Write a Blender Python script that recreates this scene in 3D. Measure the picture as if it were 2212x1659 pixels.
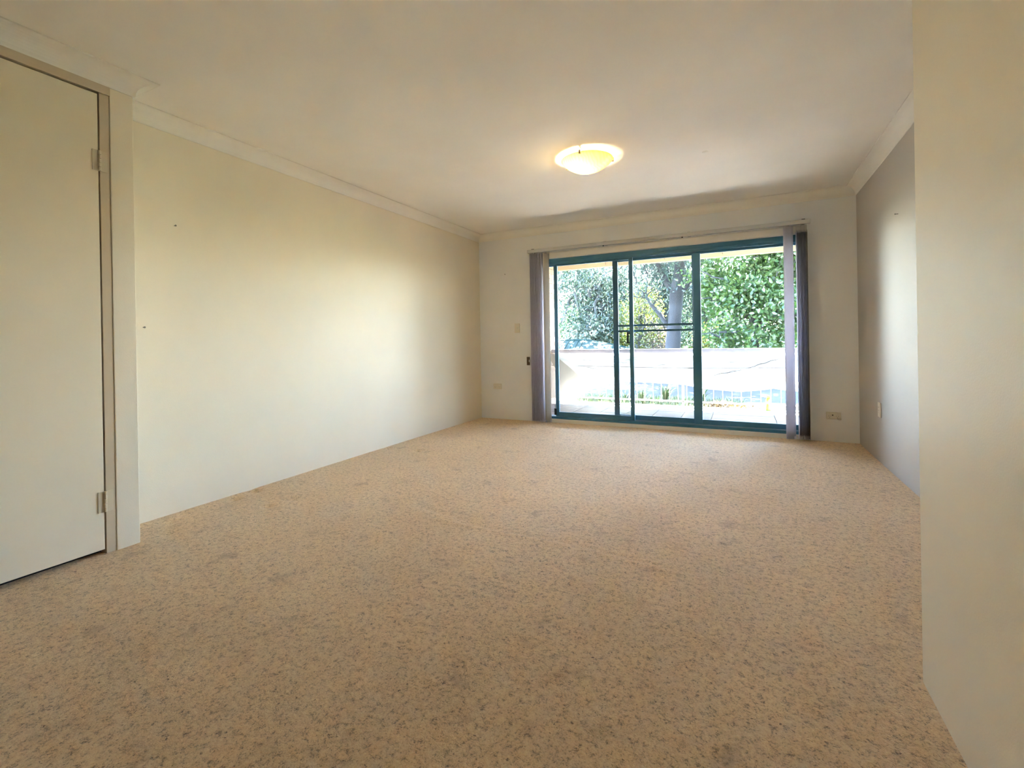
import bpy, math, random
import numpy as np
from mathutils import Vector, Matrix

# ------------------------------------------------------------------ clear
for o in list(bpy.data.objects):
    bpy.data.objects.remove(o, do_unlink=True)
sc = bpy.context.scene
COL = sc.collection
random.seed(7)
rng = np.random.default_rng(7)

# ------------------------------------------------------------------ camera
CAM_H = 1.0198
F_PX, CX, CY = 1004.3, 1102.5, 734.7
yaw, pitch, roll = 0.4644, -0.0009, -0.0168
Fv = Vector((-math.sin(yaw) * math.cos(pitch), math.cos(yaw) * math.cos(pitch), math.sin(pitch)))
Rv = Vector((math.cos(yaw), math.sin(yaw), 0))
Uv = Rv.cross(Fv)
R2 = math.cos(roll) * Rv + math.sin(roll) * Uv
U2 = -math.sin(roll) * Rv + math.cos(roll) * Uv
cam = bpy.data.cameras.new('camera')
cam.sensor_fit = 'HORIZONTAL'
cam.sensor_width = 36.0
cam.lens = 36.0 * F_PX / 2212.0
cam.shift_x = (1106.0 - CX) / 2212.0
cam.shift_y = (CY - 829.5) / 2212.0
cam.clip_start = 0.02
cam.clip_end = 400
co = bpy.data.objects.new('camera', cam)
COL.objects.link(co)
M = Matrix((R2, U2, -Fv)).transposed().to_4x4()
M.translation = Vector((0, 0, CAM_H))
co.matrix_world = M
sc.camera = co

# ------------------------------------------------------------------ world, sun, exposure
SKY, SUN, EXPO = 2.6, 195.0, 2.10
w = bpy.data.worlds.new('sky')
sc.world = w
w.use_nodes = True
nt = w.node_tree
nt.nodes.clear()
sky = nt.nodes.new('ShaderNodeTexSky')
sky.sky_type = 'NISHITA'
sky.sun_disc = False
sky.sun_elevation = math.radians(66)
sky.sun_rotation = math.radians(-20)
sky.air_density = 1.0
sky.dust_density = 1.2
bg = nt.nodes.new('ShaderNodeBackground')
bg.inputs['Strength'].default_value = SKY
out = nt.nodes.new('ShaderNodeOutputWorld')
nt.links.new(sky.outputs[0], bg.inputs[0])
nt.links.new(bg.outputs[0], out.inputs[0])

sl = bpy.data.lights.new('sun', 'SUN')
sl.energy = SUN
sl.angle = math.radians(0.6)
sl.color = (1.0, 0.96, 0.90)
so = bpy.data.objects.new('sun', sl)
COL.objects.link(so)
so.rotation_euler = (-Vector((-0.14, 0.295, 0.93)).normalized()).to_track_quat('-Z', 'Y').to_euler()

vs = sc.view_settings
sc.display_settings.display_device = 'sRGB'
vs.view_transform = 'Standard'
vs.look = 'None'
vs.gamma = 1.0
vs.use_curve_mapping = False
vs.exposure = EXPO
cy = sc.cycles
cy.max_bounces = 10
cy.diffuse_bounces = 6
cy.glossy_bounces = 4
cy.transmission_bounces = 8
cy.transparent_max_bounces = 24
cy.sample_clamp_indirect = 20.0
cy.use_denoising = True
cy.use_adaptive_sampling = True
cy.adaptive_threshold = 0.04
cy.caustics_reflective = False

# ------------------------------------------------------------------ material helpers
def new_mat(name):
    m = bpy.data.materials.new(name)
    m.use_nodes = True
    n = m.node_tree
    b = n.nodes['Principled BSDF']
    return m, n, b, n.nodes['Material Output']

def paint(name, col, rough=0.55, bump=0.15, scale=220, spec=0.4, mottle=0.03):
    m, n, b, o = new_mat(name)
    tc = n.nodes.new('ShaderNodeTexCoord')
    nz = n.nodes.new('ShaderNodeTexNoise'); nz.inputs['Scale'].default_value = scale; nz.inputs['Detail'].default_value = 3
    n.links.new(tc.outputs['Object'], nz.inputs['Vector'])
    bp = n.nodes.new('ShaderNodeBump'); bp.inputs['Strength'].default_value = bump; bp.inputs['Distance'].default_value = 0.002
    n.links.new(nz.outputs['Fac'], bp.inputs['Height'])
    n.links.new(bp.outputs[0], b.inputs['Normal'])
    n2 = n.nodes.new('ShaderNodeTexNoise'); n2.inputs['Scale'].default_value = 1.7; n2.inputs['Detail'].default_value = 4
    n.links.new(tc.outputs['Object'], n2.inputs['Vector'])
    cr = n.nodes.new('ShaderNodeValToRGB')
    cr.color_ramp.elements[0].position = 0.3
    cr.color_ramp.elements[1].position = 0.7
    cr.color_ramp.elements[0].color = tuple(c * (1 - mottle) for c in col) + (1,)
    cr.color_ramp.elements[1].color = tuple(min(1, c * (1 + mottle)) for c in col) + (1,)
    n.links.new(n2.outputs['Fac'], cr.inputs[0])
    n.links.new(cr.outputs[0], b.inputs['Base Color'])
    b.inputs['Roughness'].default_value = rough
    b.inputs['Specular IOR Level'].default_value = spec
    return m

def simple(name, col, rough=0.5, metal=0.0, spec=0.5):
    m, n, b, o = new_mat(name)
    tc = n.nodes.new('ShaderNodeTexCoord')
    nz = n.nodes.new('ShaderNodeTexNoise'); nz.inputs['Scale'].default_value = 30; nz.inputs['Detail'].default_value = 3
    n.links.new(tc.outputs['Object'], nz.inputs['Vector'])
    mx = n.nodes.new('ShaderNodeMixRGB'); mx.blend_type = 'MULTIPLY'; mx.inputs[0].default_value = 0.12
    mx.inputs[1].default_value = tuple(col) + (1,)
    n.links.new(nz.outputs['Color'], mx.inputs[2])
    n.links.new(mx.outputs[0], b.inputs['Base Color'])
    b.inputs['Roughness'].default_value = rough
    b.inputs['Metallic'].default_value = metal
    b.inputs['Specular IOR Level'].default_value = spec
    return m

LEAF_K = 0.23
def leafy(name, cols, trans=0.5, tint=(1.0, 1.0, 0.55)):
    m = bpy.data.materials.new(name); m.use_nodes = True
    n = m.node_tree; n.nodes.clear()
    o = n.nodes.new('ShaderNodeOutputMaterial')
    g = n.nodes.new('ShaderNodeNewGeometry')
    cr = n.nodes.new('ShaderNodeValToRGB')
    els = cr.color_ramp.elements
    while len(els) < len(cols): els.new(0.5)
    for i, c in enumerate(cols):
        els[i].position = i / (len(cols) - 1); els[i].color = tuple(LEAF_K * q for q in c) + (1,)
    n.links.new(g.outputs['Random Per Island'], cr.inputs[0])
    d = n.nodes.new('ShaderNodeBsdfDiffuse')
    t = n.nodes.new('ShaderNodeBsdfTranslucent')
    gl = n.nodes.new('ShaderNodeBsdfGlossy'); gl.inputs['Roughness'].default_value = 0.35
    gl.inputs['Color'].default_value = (0.9, 0.9, 0.9, 1)
    mx = n.nodes.new('ShaderNodeMixRGB'); mx.blend_type = 'MULTIPLY'; mx.inputs[0].default_value = 1
    mx.inputs[2].default_value = tuple(tint) + (1,)
    n.links.new(cr.outputs[0], d.inputs[0]); n.links.new(cr.outputs[0], mx.inputs[1]); n.links.new(mx.outputs[0], t.inputs[0])
    a = n.nodes.new('ShaderNodeMixShader'); a.inputs[0].default_value = trans
    n.links.new(d.outputs[0], a.inputs[1]); n.links.new(t.outputs[0], a.inputs[2])
    a2 = n.nodes.new('ShaderNodeMixShader'); a2.inputs[0].default_value = 0.06
    n.links.new(a.outputs[0], a2.inputs[1]); n.links.new(gl.outputs[0], a2.inputs[2])
    n.links.new(a2.outputs[0], o.inputs[0])
    return m

MW = paint('cream_wall_paint', (0.82, 0.75, 0.62), rough=0.48, bump=0.22)
MWL = paint('glare_wall_paint', (0.86, 0.87, 0.885), rough=0.5, bump=0.2)  # same wall paint, with window glare put in as a cooler tone
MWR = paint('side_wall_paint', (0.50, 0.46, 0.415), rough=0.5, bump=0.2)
MC = paint('ceiling_paint', (0.90, 0.87, 0.83), rough=0.75, bump=0.1, spec=0.2)
MCO = paint('cornice_paint', (0.87, 0.84, 0.79), rough=0.6, bump=0.04)
MD = paint('door_enamel', (0.83, 0.75, 0.60), rough=0.42, bump=0.05)
MJ = paint('door_frame_enamel', (0.60, 0.50, 0.37), rough=0.42, bump=0.05)
MT = paint('white_trim_enamel', (0.80, 0.77, 0.73), rough=0.35, bump=0.03)
MDARK = simple('dark_void', (0.02, 0.018, 0.015), 0.9)
MFR = simple('glare_tinted_aluminium', (0.055, 0.20, 0.33), 0.42, 0.0, 0.5)  # dark frame colour lifted bluer to carry the window glare
MBLK = simple('dark_hardware', (0.02, 0.03, 0.035), 0.4)
MALU = simple('white_track', (0.62, 0.62, 0.62), 0.35)
MPL = simple('white_switch_plastic', (0.80, 0.76, 0.68), 0.3)
MPLS = simple('socket_slots', (0.10, 0.09, 0.08), 0.5)
MHG = simple('painted_hinge', (0.66, 0.57, 0.43), 0.35)
MBRZ = simple('brown_metal', (0.10, 0.065, 0.035), 0.4, 0.3)
MCHR = simple('brushed_clip', (0.30, 0.25, 0.18), 0.3, 0.9)
MNAIL = simple('nail_metal', (0.22, 0.2, 0.17), 0.4, 0.8)
MTIM = simple('weathered_rail_timber', (0.16, 0.15, 0.17), 0.7)
MRAIL = simple('cream_balustrade_steel', (0.75, 0.72, 0.64), 0.4)
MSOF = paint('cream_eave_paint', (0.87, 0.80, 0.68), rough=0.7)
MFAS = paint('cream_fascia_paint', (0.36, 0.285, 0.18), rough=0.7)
MRFG = simple('green_roof_sheet', (0.004, 0.022, 0.022), 0.75, 0.0, 0.15)
MASP = paint('driveway_concrete', (0.026, 0.028, 0.036), rough=0.9, bump=0.4, scale=60, mottle=0.2)
MSOIL = paint('garden_soil', (0.085, 0.063, 0.038), rough=0.95, bump=0.5, scale=60, mottle=0.3)
MGRASSG = paint('lawn_ground', (0.025, 0.035, 0.014), rough=0.95, bump=0.5, scale=60, mottle=0.3)
MTILE = paint('balcony_tile_glaze', (0.060, 0.063, 0.085), rough=0.35, bump=0.1, scale=60, mottle=0.1)
MGROUT = simple('tile_grout', (0.20, 0.19, 0.19), 0.9)
MNOSE = paint('nosing_tile', (0.50, 0.50, 0.48), rough=0.5, bump=0.1, scale=60)
MMORT = simple('mortar', (0.12, 0.10, 0.09), 0.9)
MLIME = simple('lime_plastic', (0.16, 0.24, 0.012), 0.4)
MBARK = paint('dark_bark', (0.032, 0.033, 0.037), rough=0.95, bump=0.8, scale=18, mottle=0.35)
MBARKL = paint('grey_bark', (0.06, 0.06, 0.06), rough=0.95, bump=0.8, scale=25, mottle=0.3)

def brick_mat():
    m, n, b, o = new_mat('cream_brick')
    oi = n.nodes.new('ShaderNodeObjectInfo')
    cr = n.nodes.new('ShaderNodeValToRGB')
    cr.color_ramp.elements[0].color = (0.30, 0.20, 0.13, 1)
    cr.color_ramp.elements[1].color = (0.40, 0.30, 0.21, 1)
    n.links.new(oi.outputs['Random'], cr.inputs[0])
    n.links.new(cr.outputs[0], b.inputs['Base Color'])
    b.inputs['Roughness'].default_value = 0.9
    return m
MBR = brick_mat()

def carpet_mat():
    m, n, b, o = new_mat('beige_carpet')
    L = n.links.new
    tc = n.nodes.new('ShaderNodeTexCoord')
    def noise(s, d, r=0.5, dist=0.0):
        x = n.nodes.new('ShaderNodeTexNoise'); x.inputs['Scale'].default_value = s; x.inputs['Detail'].default_value = d
        x.inputs['Roughness'].default_value = r; x.inputs['Distortion'].default_value = dist
        L(tc.outputs['Object'], x.inputs['Vector']); return x
    fine = noise(150, 4, 0.75, 0.8)
    tuft = noise(48, 3, 0.6, 0.5)
    blot = noise(1.3, 5, 0.6)
    dirt = noise(7, 4, 0.6)
    ad = n.nodes.new('ShaderNodeMath'); ad.operation = 'ADD'
    m1 = n.nodes.new('ShaderNodeMath'); m1.operation = 'MULTIPLY'; m1.inputs[1].default_value = 0.62
    m2 = n.nodes.new('ShaderNodeMath'); m2.operation = 'MULTIPLY'; m2.inputs[1].default_value = 0.38
    L(fine.outputs['Fac'], m1.inputs[0]); L(tuft.outputs['Fac'], m2.inputs[0]); L(m1.outputs[0], ad.inputs[0]); L(m2.outputs[0], ad.inputs[1])
    cr = n.nodes.new('ShaderNodeValToRGB')
    e = cr.color_ramp.elements
    e[0].position = 0.36; e[0].color = (0.17, 0.085, 0.028, 1)
    e[1].position = 0.62; e[1].color = (1.0, 0.78, 0.47, 1)
    x = e.new(0.475); x.color = (0.84, 0.575, 0.30, 1)
    L(ad.outputs[0], cr.inputs[0])
    mx = n.nodes.new('ShaderNodeMixRGB'); mx.blend_type = 'MULTIPLY'; mx.inputs[0].default_value = 1
    c2 = n.nodes.new('ShaderNodeValToRGB')
    c2.color_ramp.elements[0].position = 0.3; c2.color_ramp.elements[0].color = (0.86, 0.83, 0.80, 1)
    c2.color_ramp.elements[1].position = 0.7; c2.color_ramp.elements[1].color = (1.0, 1.0, 1.0, 1)
    L(blot.outputs['Fac'], c2.inputs[0])
    L(cr.outputs[0], mx.inputs[1]); L(c2.outputs[0], mx.inputs[2])
    mx2 = n.nodes.new('ShaderNodeMixRGB'); mx2.blend_type = 'MULTIPLY'; mx2.inputs[0].default_value = 1
    c3 = n.nodes.new('ShaderNodeValToRGB')
    c3.color_ramp.elements[0].position = 0.22; c3.color_ramp.elements[0].color = (0.62, 0.55, 0.48, 1)
    c3.color_ramp.elements[1].position = 0.42; c3.color_ramp.elements[1].color = (1.0, 1.0, 1.0, 1)
    L(dirt.outputs['Fac'], c3.inputs[0])
    L(mx.outputs[0], mx2.inputs[1]); L(c3.outputs[0], mx2.inputs[2])
    sp = noise(75, 2, 0.5, 0.3)
    c4 = n.nodes.new('ShaderNodeValToRGB')
    c4.color_ramp.elements[0].position = 0.245; c4.color_ramp.elements[0].color = (0.26, 0.15, 0.06, 1)
    c4.color_ramp.elements[1].position = 0.315; c4.color_ramp.elements[1].color = (1.0, 1.0, 1.0, 1)
    L(sp.outputs['Fac'], c4.inputs[0])
    mx3 = n.nodes.new('ShaderNodeMixRGB'); mx3.blend_type = 'MULTIPLY'; mx3.inputs[0].default_value = 1
    L(mx2.outputs[0], mx3.inputs[1]); L(c4.outputs[0], mx3.inputs[2])
    L(mx3.outputs[0], b.inputs['Base Color'])
    bp = n.nodes.new('ShaderNodeBump'); bp.inputs['Strength'].default_value = 1.0; bp.inputs['Distance'].default_value = 0.009
    L(ad.outputs[0], bp.inputs['Height']); L(bp.outputs[0], b.inputs['Normal'])
    b.inputs['Roughness'].default_value = 0.62
    b.inputs['Specular IOR Level'].default_value = 0.5
    b.inputs['Sheen Weight'].default_value = 0.35
    b.inputs['Sheen Roughness'].default_value = 0.5
    b.inputs['Sheen Tint'].default_value = (1, 0.95, 0.9, 1)
    return m
MCARP = carpet_mat()

def glass_mat():
    m = bpy.data.materials.new('window_glass'); m.use_nodes = True
    n = m.node_tree; n.nodes.clear()
    o = n.nodes.new('ShaderNodeOutputMaterial')
    t = n.nodes.new('ShaderNodeBsdfTransparent'); t.inputs[0].default_value = (0.95, 0.97, 0.975, 1)
    g = n.nodes.new('ShaderNodeBsdfGlossy'); g.inputs['Roughness'].default_value = 0.02
    f = n.nodes.new('ShaderNodeFresnel'); f.inputs[0].default_value = 1.45
    mm = n.nodes.new('ShaderNodeMath'); mm.operation = 'MULTIPLY'; mm.inputs[1].default_value = 0.7
    x = n.nodes.new('ShaderNodeMixShader')
    n.links.new(f.outputs[0], mm.inputs[0]); n.links.new(mm.outputs[0], x.inputs[0])
    n.links.new(t.outputs[0], x.inputs[1]); n.links.new(g.outputs[0], x.inputs[2]); n.links.new(x.outputs[0], o.inputs[0])
    return m
MGL = glass_mat()

def thin_cloth(name, dcol, tcol, trans, scale=6, var=0.1):
    m = bpy.data.materials.new(name); m.use_nodes = True
    n = m.node_tree; n.nodes.clear()
    o = n.nodes.new('ShaderNodeOutputMaterial')
    tc = n.nodes.new('ShaderNodeTexCoord')
    nz = n.nodes.new('ShaderNodeTexNoise'); nz.inputs['Scale'].default_value = scale; nz.inputs['Detail'].default_value = 5
    n.links.new(tc.outputs['Object'], nz.inputs['Vector'])
    def tinted(c):
        mx = n.nodes.new('ShaderNodeMixRGB'); mx.blend_type = 'MULTIPLY'; mx.inputs[0].default_value = 1
        mx.inputs[1].default_value = tuple(c) + (1,)
        cr = n.nodes.new('ShaderNodeValToRGB')
        cr.color_ramp.elements[0].position = 0.3; cr.color_ramp.elements[1].position = 0.7
        cr.color_ramp.elements[0].color = (1 - var,) * 3 + (1,)
        n.links.new(nz.outputs['Fac'], cr.inputs[0]); n.links.new(cr.outputs[0], mx.inputs[2]); return mx
    d = n.nodes.new('ShaderNodeBsdfDiffuse'); t = n.nodes.new('ShaderNodeBsdfTranslucent')
    n.links.new(tinted(dcol).outputs[0], d.inputs[0]); n.links.new(tinted(tcol).outputs[0], t.inputs[0])
    a = n.nodes.new('ShaderNodeMixShader'); a.inputs[0].default_value = trans
    n.links.new(d.outputs[0], a.inputs[1]); n.links.new(t.outputs[0], a.inputs[2]); n.links.new(a.outputs[0], o.inputs[0])
    return m
MCLOTH = thin_cloth('shade_cloth', (0.33, 0.325, 0.32), (0.33, 0.326, 0.32), 0.33, 3, 0.12)
MCORNER = thin_cloth('shade_cloth_darker', (0.20, 0.195, 0.185), (0.16, 0.158, 0.15), 0.3, 3, 0.12)  # darker cloth tone for the left corner layer
MCREASE = thin_cloth('cloth_crease_shade', (0.055, 0.054, 0.056), (0.02, 0.02, 0.02), 0.15, 3, 0.12)  # dark of backlit creases put into the colour of thin strips
MSLAT = thin_cloth('backlit_blind_fabric', (0.78, 0.77, 0.86), (0.78, 0.77, 0.86), 0.42, 200, 0.1)  # lilac of slats seen against the light, put into the fabric colour
MSLATC = thin_cloth('lit_blind_fabric', (0.72, 0.68, 0.63), (0.5, 0.46, 0.44), 0.25, 200, 0.08)  # same fabric, with the tone of slats catching light put in

def bowl_mat():
    m = bpy.data.materials.new('amber_frosted_glass'); m.use_nodes = True
    n = m.node_tree; n.nodes.clear()
    o = n.nodes.new('ShaderNodeOutputMaterial')
    tc = n.nodes.new('ShaderNodeTexCoord')
    wv = n.nodes.new('ShaderNodeTexWave'); wv.inputs['Scale'].default_value = 14; wv.inputs['Distortion'].default_value = 6
    wv.inputs['Detail'].default_value = 2
    n.links.new(tc.outputs['Object'], wv.inputs['Vector'])
    cr = n.nodes.new('ShaderNodeValToRGB')
    cr.color_ramp.elements[0].color = (0.94, 0.80, 0.33, 1); cr.color_ramp.elements[1].color = (0.98, 0.86, 0.40, 1)
    n.links.new(wv.outputs['Fac'], cr.inputs[0])
    t = n.nodes.new('ShaderNodeBsdfTranslucent'); d = n.nodes.new('ShaderNodeBsdfDiffuse')
    n.links.new(cr.outputs[0], t.inputs[0]); n.links.new(cr.outputs[0], d.inputs[0])
    a0 = n.nodes.new('ShaderNodeMixShader'); a0.inputs[0].default_value = 0.6
    n.links.new(d.outputs[0], a0.inputs[1]); n.links.new(t.outputs[0], a0.inputs[2])
    tr = n.nodes.new('ShaderNodeBsdfTransparent'); tr.inputs[0].default_value = (1.0, 0.90, 0.70, 1)
    a = n.nodes.new('ShaderNodeMixShader'); a.inputs[0].default_value = 0.13
    n.links.new(a0.outputs[0], a.inputs[1]); n.links.new(tr.outputs[0], a.inputs[2])
    g = n.nodes.new('ShaderNodeBsdfGlossy'); g.inputs['Roughness'].default_value = 0.15
    a2 = n.nodes.new('ShaderNodeMixShader'); a2.inputs[0].default_value = 0.05
    n.links.new(a.outputs[0], a2.inputs[1]); n.links.new(g.outputs[0], a2.inputs[2]); n.links.new(a2.outputs[0], o.inputs[0])
    return m
MBOWL = bowl_mat()

# ------------------------------------------------------------------ geometry helpers
class MB:
    def __init__(s): s.v = []; s.f = []
    def box(s, x0, x1, y0, y1, z0, z1, mat=None):
        i = len(s.v)
        p = [(x0, y0, z0), (x1, y0, z0), (x1, y1, z0), (x0, y1, z0), (x0, y0, z1), (x1, y0, z1), (x1, y1, z1), (x0, y1, z1)]
        if mat is not None: p = [tuple(mat @ Vector(q)) for q in p]
        s.v += p
        s.f += [tuple(i + k for k in q) for q in ((0, 3, 2, 1), (4, 5, 6, 7), (0, 1, 5, 4), (1, 2, 6, 5), (2, 3, 7, 6), (3, 0, 4, 7))]
        return s
    def tube(s, pts, rad, n=8, cap=True):
        pts = [Vector(p) for p in pts]
        rad = [float(q) for q in rad] if hasattr(rad, '__len__') else [float(rad)] * len(pts)
        base = len(s.v); up = None
        for k, p in enumerate(pts):
            d = (pts[min(k + 1, len(pts) - 1)] - pts[max(k - 1, 0)]).normalized()
            if up is None:
                up = d.orthogonal().normalized()
            else:
                up = (up - d * up.dot(d))
                up = up.normalized() if up.length > 1e-5 else d.orthogonal().normalized()
            b = d.cross(up)
            for j in range(n):
                a = 2 * math.pi * j / n
                s.v.append(tuple(p + rad[k] * (math.cos(a) * up + math.sin(a) * b)))
        for k in range(len(pts) - 1):
            for j in range(n):
                s.f.append((base + k * n + j, base + k * n + (j + 1) % n, base + (k + 1) * n + (j + 1) % n, base + (k + 1) * n + j))
        if cap:
            s.f.append(tuple(base + j for j in reversed(range(n))))
            s.f.append(tuple(base + (len(pts) - 1) * n + j for j in range(n)))
        return s
    def lathe(s, prof, n=32, c=(0, 0, 0), axis='z'):
        base = len(s.v)
        for r, z in prof:
            for j in range(n):
                a = 2 * math.pi * j / n
                q = (r * math.cos(a), r * math.sin(a), z)
                if axis == 'y': q = (q[0], q[2], q[1])
                if axis == 'x': q = (q[2], q[0], q[1])
                s.v.append((c[0] + q[0], c[1] + q[1], c[2] + q[2]))
        for k in range(len(prof) - 1):
            for j in range(n):
                s.f.append((base + k * n + j, base + k * n + (j + 1) % n, base + (k + 1) * n + (j + 1) % n, base + (k + 1) * n + j))
        return s
    def build(s, name, mat, parent=None, smooth=False, bevel=0.0, seg=2, origin=None):
        me = bpy.data.meshes.new(name)
        v = s.v
        if origin is not None:
            v = [(a - origin[0], b - origin[1], c - origin[2]) for a, b, c in v]
        me.from_pydata(v, [], s.f)
        me.materials.append(mat)
        if smooth: me.polygons.foreach_set('use_smooth', [True] * len(me.polygons))
        me.update()
        o = bpy.data.objects.new(name, me)
        COL.objects.link(o)
        if origin is not None: o.location = origin
        if parent is not None: link_parent(o, parent)
        if bevel > 0:
            b = o.modifiers.new('bevel', 'BEVEL'); b.width = bevel; b.segments = seg; b.limit_method = 'ANGLE'
        return o

def link_parent(o, p):
    o.parent = p
    # every thing is an unrotated Empty or mesh; keep world placement
    q = p; off = Vector((0, 0, 0))
    while q is not None:
        off += Vector(q.location); q = q.parent
    o.location = Vector(o.location) - off

def thing(name, loc, label, cat, group=None):
    o = bpy.data.objects.new(name, None); COL.objects.link(o)
    o.empty_display_size = 0.1
    o.location = loc
    tag(o, label, cat, group)
    return o
def tag(o, label, cat, group=None):
    o['label'] = label; o['category'] = cat
    if group: o['group'] = group
    return o
def struct(o, label=None, cat=None):
    o['kind'] = 'structure'
    if label: o['label'] = label
    if cat: o['category'] = cat
    return o

# ------------------------------------------------------------------ room dimensions (metres)
XL, XR, YB = -3.106, 0.958, 5.319
XN, YN = 0.454, 1.751
XD, YD = -2.813, 1.290
ZC, CH = 2.310, 2.395
YBACK = -2.6
BWT = 0.24                    # back wall thickness
OX0, OX1, OZ1 = -2.26, 0.535, 2.00     # door opening

# ---- floor: carpet with pressed-in furniture dents and stretch ripples
def build_floor():
    x0, x1, y0, y1, st = XL - 0.02, XR + 0.02, YBACK, YB + 0.02, 0.0165
    nx, ny = int((x1 - x0) / st), int((y1 - y0) / st)
    xs = np.linspace(x0, x1, nx); ys = np.linspace(y0, y1, ny)
    X, Y = np.meshgrid(xs, ys)
    Z = np.zeros_like(X)
    for i in range(14):       # soft unevenness
        a, k = rng.uniform(0, 6.28), rng.uniform(1.5, 5.0)
        Z += 0.0009 * np.sin(k * (np.cos(a) * X + np.sin(a) * Y) + rng.uniform(0, 6))
    for dx, dy, r, d in [(-3.013, 1.918, .022, .02), (-3.052, 2.085, .03, .02), (-2.684, 1.924, .022, .018), (-2.66, 2.083, .03, .014),
                         (-3.050, 3.455, .03, .016), (-2.723, 3.492, .026, .02), (-2.99, 1.52, .03, .016), (-2.80, 1.42, .035, .012), (-3.04, 1.62, .03, .01)]:
        Z -= d * np.exp(-((X - dx) ** 2 + (Y - dy) ** 2) / (2 * r * r))
    for (ax, ay), (bx, by), h, s in [((-1.75, 2.215), (-0.15, 2.13), .0032, .012), ((0.20, 1.745), (0.34, 1.69), .005, .012),
                                     ((0.19, 1.70), (0.33, 1.66), .0035, .012), ((-1.2, 1.75), (-0.75, 1.72), .002, .02), ((-1.9, 2.32), (-1.3, 2.2), .003, .03)]:
        ux, uy = bx - ax, by - ay; Ln = math.hypot(ux, uy); ux /= Ln; uy /= Ln
        t = (X - ax) * ux + (Y - ay) * uy; q = -(X - ax) * uy + (Y - ay) * ux + 0.012 * np.sin(t * 5)
        env = np.clip(t / 0.15, 0, 1) * np.clip((Ln - t) / 0.15, 0, 1)
        Z += env * h * (np.exp(-(q + s) ** 2 / (2 * s * s)) - 1.4 * np.exp(-(q - s * .6) ** 2 / (2 * (s * .6) ** 2)))
    V = np.stack([X, Y, Z], -1).reshape(-1, 3)
    idx = np.arange(nx * ny).reshape(ny, nx)
    Fq = np.stack([idx[:-1, :-1], idx[:-1, 1:], idx[1:, 1:], idx[1:, :-1]], -1).reshape(-1, 4)
    me = mesh_np('floor', V, Fq)
    me.materials.append(MCARP)
    me.polygons.foreach_set('use_smooth', np.ones(len(me.polygons), bool))
    o = bpy.data.objects.new('floor', me); COL.objects.link(o)
    struct(o, 'worn beige cut-pile carpet with furniture dents and ripples')
    return o
def mesh_np(name, V, Fq):
    me = bpy.data.meshes.new(name)
    k = Fq.shape[1]
    me.vertices.add(len(V)); me.vertices.foreach_set('co', np.ascontiguousarray(V, dtype=np.float32).ravel())
    me.loops.add(Fq.size); me.loops.foreach_set('vertex_index', np.ascontiguousarray(Fq, dtype=np.int32).ravel())
    me.polygons.add(len(Fq)); me.polygons.foreach_set('loop_start', np.arange(0, Fq.size, k, dtype=np.int32))
    me.update(calc_edges=True)
    return me
floor = build_floor()

# ---- shell
ceiling = struct(MB().box(XL - .2, XR + .3, YBACK - .2, YB + BWT, CH, CH + .2).build('ceiling', MC), 'plain off-white plaster ceiling')
blm = MB().lathe([(0.0, -0.004), (0.012, -0.0035), (0.022, -0.001), (0.026, 0.002)], 14, (-0.235, 3.76, CH)).build('paint_blister', MCO, ceiling, smooth=True)
blm.scale = (1, 1, 1)
struct(MB().box(XL - .2, XL, YBACK - .2, YB + BWT, -.1, CH).build('wall_left', MW), 'long blank cream wall on the left')
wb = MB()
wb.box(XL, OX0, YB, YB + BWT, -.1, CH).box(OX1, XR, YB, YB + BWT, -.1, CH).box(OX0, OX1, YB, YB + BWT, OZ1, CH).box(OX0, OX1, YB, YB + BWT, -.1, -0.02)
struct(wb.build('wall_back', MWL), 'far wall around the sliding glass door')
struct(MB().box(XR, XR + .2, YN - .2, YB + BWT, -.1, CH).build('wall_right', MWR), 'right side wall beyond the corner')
struct(MB().box(XN, XR + .3, YBACK, YN, -.1, CH).build('wall_right_near', MW, bevel=.008, seg=3), 'near cream wall with a projecting corner on the right')
struct(MB().box(XL - .2, XR + .3, YBACK - .2, YBACK, -.1, CH).build('wall_rear', MW))
# projecting cupboard wall on the left, with the opening of the narrow door
DY0, DY1, DZ1 = 0.58, 1.189, 2.274
wn = MB()
TH = 0.11
wn.box(XD - TH, XD, DY1, YD, -.1, CH).box(XD - TH, XD, YBACK, DY0, -.1, CH).box(XD - TH, XD, DY0, DY1, DZ1, CH)
wn.box(XL, XD - TH, YD - .09, YD, -.1, CH)
struct(wn.build('wall_left_near', MW, bevel=.004), 'projecting cream wall holding the narrow cupboard door')
# ---- cupboard door
door = struct(thing('door_1', (XD, DY1, 0), 'flat cream cupboard door at the left edge', 'door'))
del door['category']
jy = DY1 - 0.041
MB().box(XD - .10, XD - .004, jy, DY1, 0, DZ1).build('door_jamb', MJ, door, bevel=.002)
MB().box(XD - .10, XD - .004, DY0, DY0 + .041, 0, DZ1).build('door_jamb', MJ, door, bevel=.002)
MB().box(XD - .10, XD - .003, DY0 + .041, jy, 2.270, DZ1 + .0).build('door_head', MJ, door, bevel=.001)
MB().box(XD - .003, XD + .006, DY0 - .03, DY1 + .0, DZ1 - .006, ZC + .002).build('head_board', MJ, door)
MB().box(XD - .10, XD - .06, DY0 + .041, jy, -.001, .004).build('threshold', MDARK, door)
leaf = MB().box(XD - .043, XD - .007, DY0 + .045, jy - .005, .024, 2.262).build('door_leaf', MD, door, bevel=.0015)
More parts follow.
